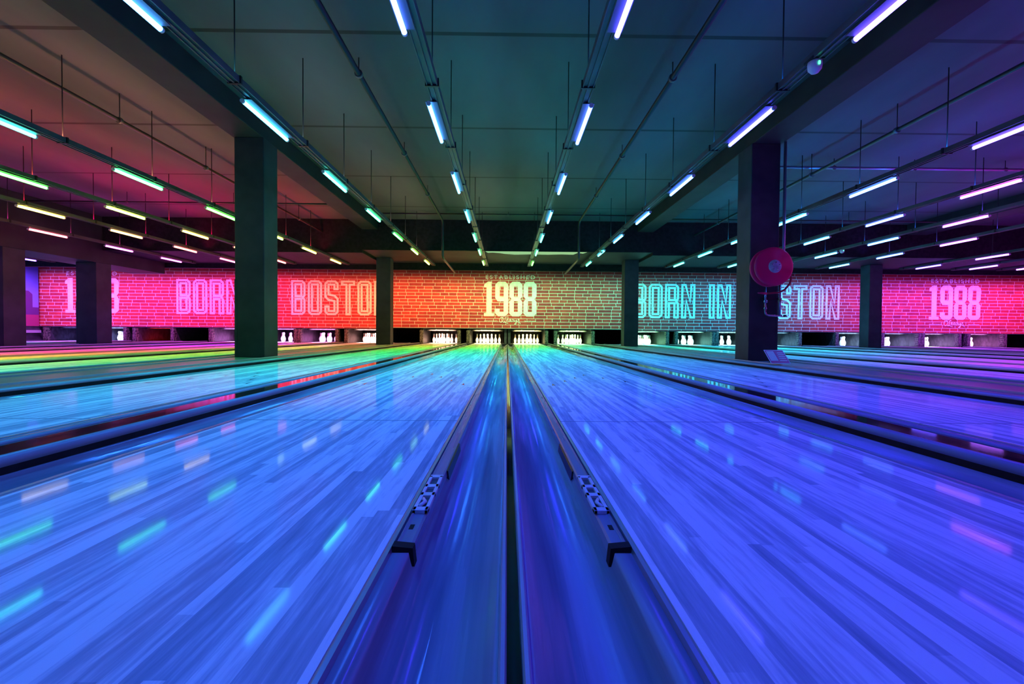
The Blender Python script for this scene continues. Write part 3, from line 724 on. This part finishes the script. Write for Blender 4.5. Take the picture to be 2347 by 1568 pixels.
sensor(8.655, 11.75, 'small sensor dome on the rail right of the red reel')

# ------------------------------------------------------------------ fire hose reel on the right pillar
root = empty('fire_hose_reel', (3.93, 6.80, 1.44)); tag(root, 'large red fire hose reel mounted on the right pillar', 'hose reel')
R = .285
M['red'].node_tree.nodes['Principled BSDF'].inputs['Base Color'].default_value = (.95, .012, .13, 1)
MB().lathe([(0, -.115), (.09, -.115), (.12, -.108), (R*.9, -.100), (R, -.090), (R+.004, -.075), (R, -.062), (R-.02, -.055), (0, -.055)], 48, axis='Y').build('front_disc', M['red'], root)
MB().lathe([(0, .075), (R*.96, .075), (R, .065), (R, .045), (R*.96, .035), (0, .035)], 48, axis='Y').build('back_disc', M['red'], root)
coil = MB()
for j in range(4):
    for q in range(2):
        rr_ = R-.055-q*.035; yy = -.040+j*.021
        coil.tube([(rr_*math.cos(a*math.pi/16), yy, rr_*math.sin(a*math.pi/16)) for a in range(33)], .013, 8, caps=False)
coil.build('hose_coil', M['darkmetal'], root)
MB().lathe([(0, -.135), (.07, -.135), (.09, -.125), (.098, -.112), (.1, -.10)], 32, axis='Y').build('hub', M['hub'], root)
for a in range(5):
    t = a*2*math.pi/5+.3
    MB().lathe([(0, -.143), (.010, -.143), (.012, -.13)], 10, (.055*math.cos(t), 0, .055*math.sin(t)), axis='Y').build('hub_bolt', M['chrome'], root)
MB().tube([(0, .075, 0), (0, .245, 0)], .05, 16).build('axle_bracket', M['darkmetal'], root)
MB().tube([(.27, -.03, -.10), (.285, -.05, -.16), (.25, -.07, -.25), (.17, -.08, -.34), (.08, -.08, -.385), (0, -.08, -.39), (-.10, -.08, -.40)], .014, 8).build('hose_end', M['hose'], root)
MB().tube([(-.10, -.08, -.40), (-.17, -.08, -.395), (-.23, -.08, -.392)], [.018, .014, .007], 10).build('nozzle', M['red'], root)
# supply pipework under the reel, on the pillar
root = empty('water_supply_pipe', (4.06, 6.98, .8)); tag(root, 'chrome water pipework with valve below the red hose reel', 'pipework')
MB().tube([(-.10, 0, .36), (-.10, 0, -.02), (-.085, 0, -.06), (-.05, 0, -.075), (.16, 0, -.075)], .017, 10).build('valve_pipe', M['chrome'], root)
MB().tube([(.125, 0, .40), (.125, 0, -.075)], .019, 10).build('riser_pipe', M['chrome'], root)
MB().tube([(-.10, -.001, .16), (-.10, -.001, .12)], .034, 12).build('valve_collar', M['chrome'], root)
MB().tube([(-.10, 0, .05), (-.10, 0, .02)], .028, 12).build('pipe_joint', M['chrome'], root)
MB().tube([(.19, 0, -.075), (.23, 0, -.075)], .016, 10).build('drain_cap', M['darkmetal'], root)
MB().box(-.13, .17, .02, .07, .17, .20).build('pipe_clip', M['darkmetal'], root)
pipe('riser_pipe', [(4.235, 6.99, 3.39), (4.235, 6.99, 1.70), (4.20, 6.99, 1.60)], .022, 'violet vertical pipe down right edge of hose reel pillar', 'copper')

# leaning fire equipment sign below the reel
root = empty('fire_hose_sign', (3.66, 6.05, .0425)); tag(root, 'tilted rectangular hose pictogram sign leaning at the pillar foot', 'sign')
sl = empty('x'); bpy.data.objects.remove(sl)
L_, Wd = .26, .265
u = Vector((1, 0, 0)); v = Vector((.0, .19, .175)).normalized(); nrm = u.cross(v).normalized()
if nrm.y > 0: nrm = -nrm
def P(a, b, d): q = u*(a-Wd/2)+v*b+nrm*d; return (q.x, q.y, q.z)
def plate(a0, b0, a1, b1, d0, d1, name, m, skew=0):
    mb = MB(); mb.v = [P(a0, b0, d0), P(a1, b0, d0), P(a1+skew, b1, d0), P(a0+skew, b1, d0), P(a0, b0, d1), P(a1, b0, d1), P(a1+skew, b1, d1), P(a0+skew, b1, d1)]
    mb.f = [[0, 1, 2, 3], [4, 7, 6, 5], [0, 4, 5, 1], [1, 5, 6, 2], [2, 6, 7, 3], [3, 7, 4, 0]]; mb.sm = [False]*6
    return mb
plate(0, 0, Wd, L_, 0, .003, '', None).build('sign_plate', M['plastic_white'], root)
plate(.008, .010, Wd-.008, L_-.010, .003, .0036, '', None).build('sign_field', M['sign_mag'], root)
hb = MB()
for i in range(6):
    t = plate(.022+i*.017, .05, .034+i*.017, .235, .0036, .0045, '', None)
    b0 = len(hb.v); hb.v += t.v; hb.f += [[b0+j for j in f] for f in t.f]; hb.sm += t.sm
hb.build('hose_symbol', M['plastic_white'], root)
fb = MB()
for i in range(5):
    t = plate(.135+i*.004, .05+i*.036, .235, .062+i*.036, .0036, .0045, '', None, .012)
    b0 = len(fb.v); fb.v += t.v; fb.f += [[b0+j for j in f] for f in t.f]; fb.sm += t.sm
fb.build('flame_symbol', M['plastic_white'], root)
q = P(Wd/2, L_*.92, -.002)
MB().tube([q, (q[0], q[1]+.10, .001)], .006, 8).build('rear_prop', M['darkmetal'], root)

# ------------------------------------------------------------------ added colour wash lamps, unseen behind the header and on the rails
def lerp_table(T, x):
    for (a, ca), (b, cb) in zip(T, T[1:]):
        if a <= x <= b:
            t = (x-a)/(b-a); return tuple(p+(q-p)*t for p, q in zip(ca, cb))
    return T[0][1] if x < T[0][0] else T[-1][1]
WT = [(-18, (.8, .2, 1.4)), (-14, (.85, .12, 1.3)), (-11.5, (.9, .09, 1.1)), (-9.3, (1, .08, .65)), (-7.6, (1, .12, .16)), (-6, (1, .2, .1)), (-3, (1, .45, .16)), (-.9, (.85, .85, .3)), (.9, (.38, 1, .46)),
      (2.4, (.26, 1, .46)), (4.5, (.14, .85, .6)), (6, (.02, .62, .85)), (8, (.03, .5, 1.05)), (11, (.05, .38, 1.25)), (12.4, (.25, .2, 1.2)), (13.6, (.45, .08, 1.3)), (15.5, (.55, .12, 1.7)), (18, (.75, .12, 1.6)), (21, (1, .08, .5))]
x = XL+.6
while x < XR-.4:
    c = lerp_table(WT, x)
    area('added_wall_wash', (x, 16.0, 2.70), (x, YM, .75), 1.15, .10, c, WASH_POWER*((.75 if abs(x) < 4.5 else .85 if abs(x) < 7 else 1)), math.radians(110))
    x += 1.2
# unseen lamps added over the rails to tint the ceiling
UT = {-10.5: [(1, .10, .10), (1, .03, .10), (.8, .03, .3)], -8.73: [(1, .2, .12), (1.5, .02, .10), (2.4, .0, .3)], -7.17: [(1, .34, .2), (1.3, .12, .1), (2.2, .0, .16)], -5.4: [(.9, .45, .3), (1, .34, .18), (1.6, .05, .1)],
      -2.55: [(.05, .35, .42), (.2, .3, .3), (.5, .3, .2)], -.78: [(0, .27, .6), (0, .34, .4), (.3, .32, .2)], .78: [(.0, .23, .7), (.0, .36, .42), (.1, .34, .22)], 2.55: [(0, .16, .9), (0, .26, .7), (.0, .3, .4)],
      5.4: [(.02, .12, 1), (.01, .2, .9), (0, .3, .6)], 7.17: [(.1, .05, 1), (.03, .12, 1), (0, .2, .7)], 8.73: [(.35, .03, 1), (.1, .06, 1), (.02, .12, .8)], 10.5: [(.7, .03, .8), (.4, .03, 1), (.1, .06, .9)]}
for x, cs in UT.items():
    s = 1 if x > 0 else -1
    for j, c in enumerate(cs):
        yc = (2.6, 7.0, 11.2)[j]
        area('added_ceiling_wash', (x-s*.075, yc, ZT+.11), (x-s*.075, yc, 4), .04, 4.0, c, UP_POWER*(1.9 if abs(x) > 5 else 1.5), math.radians(125))
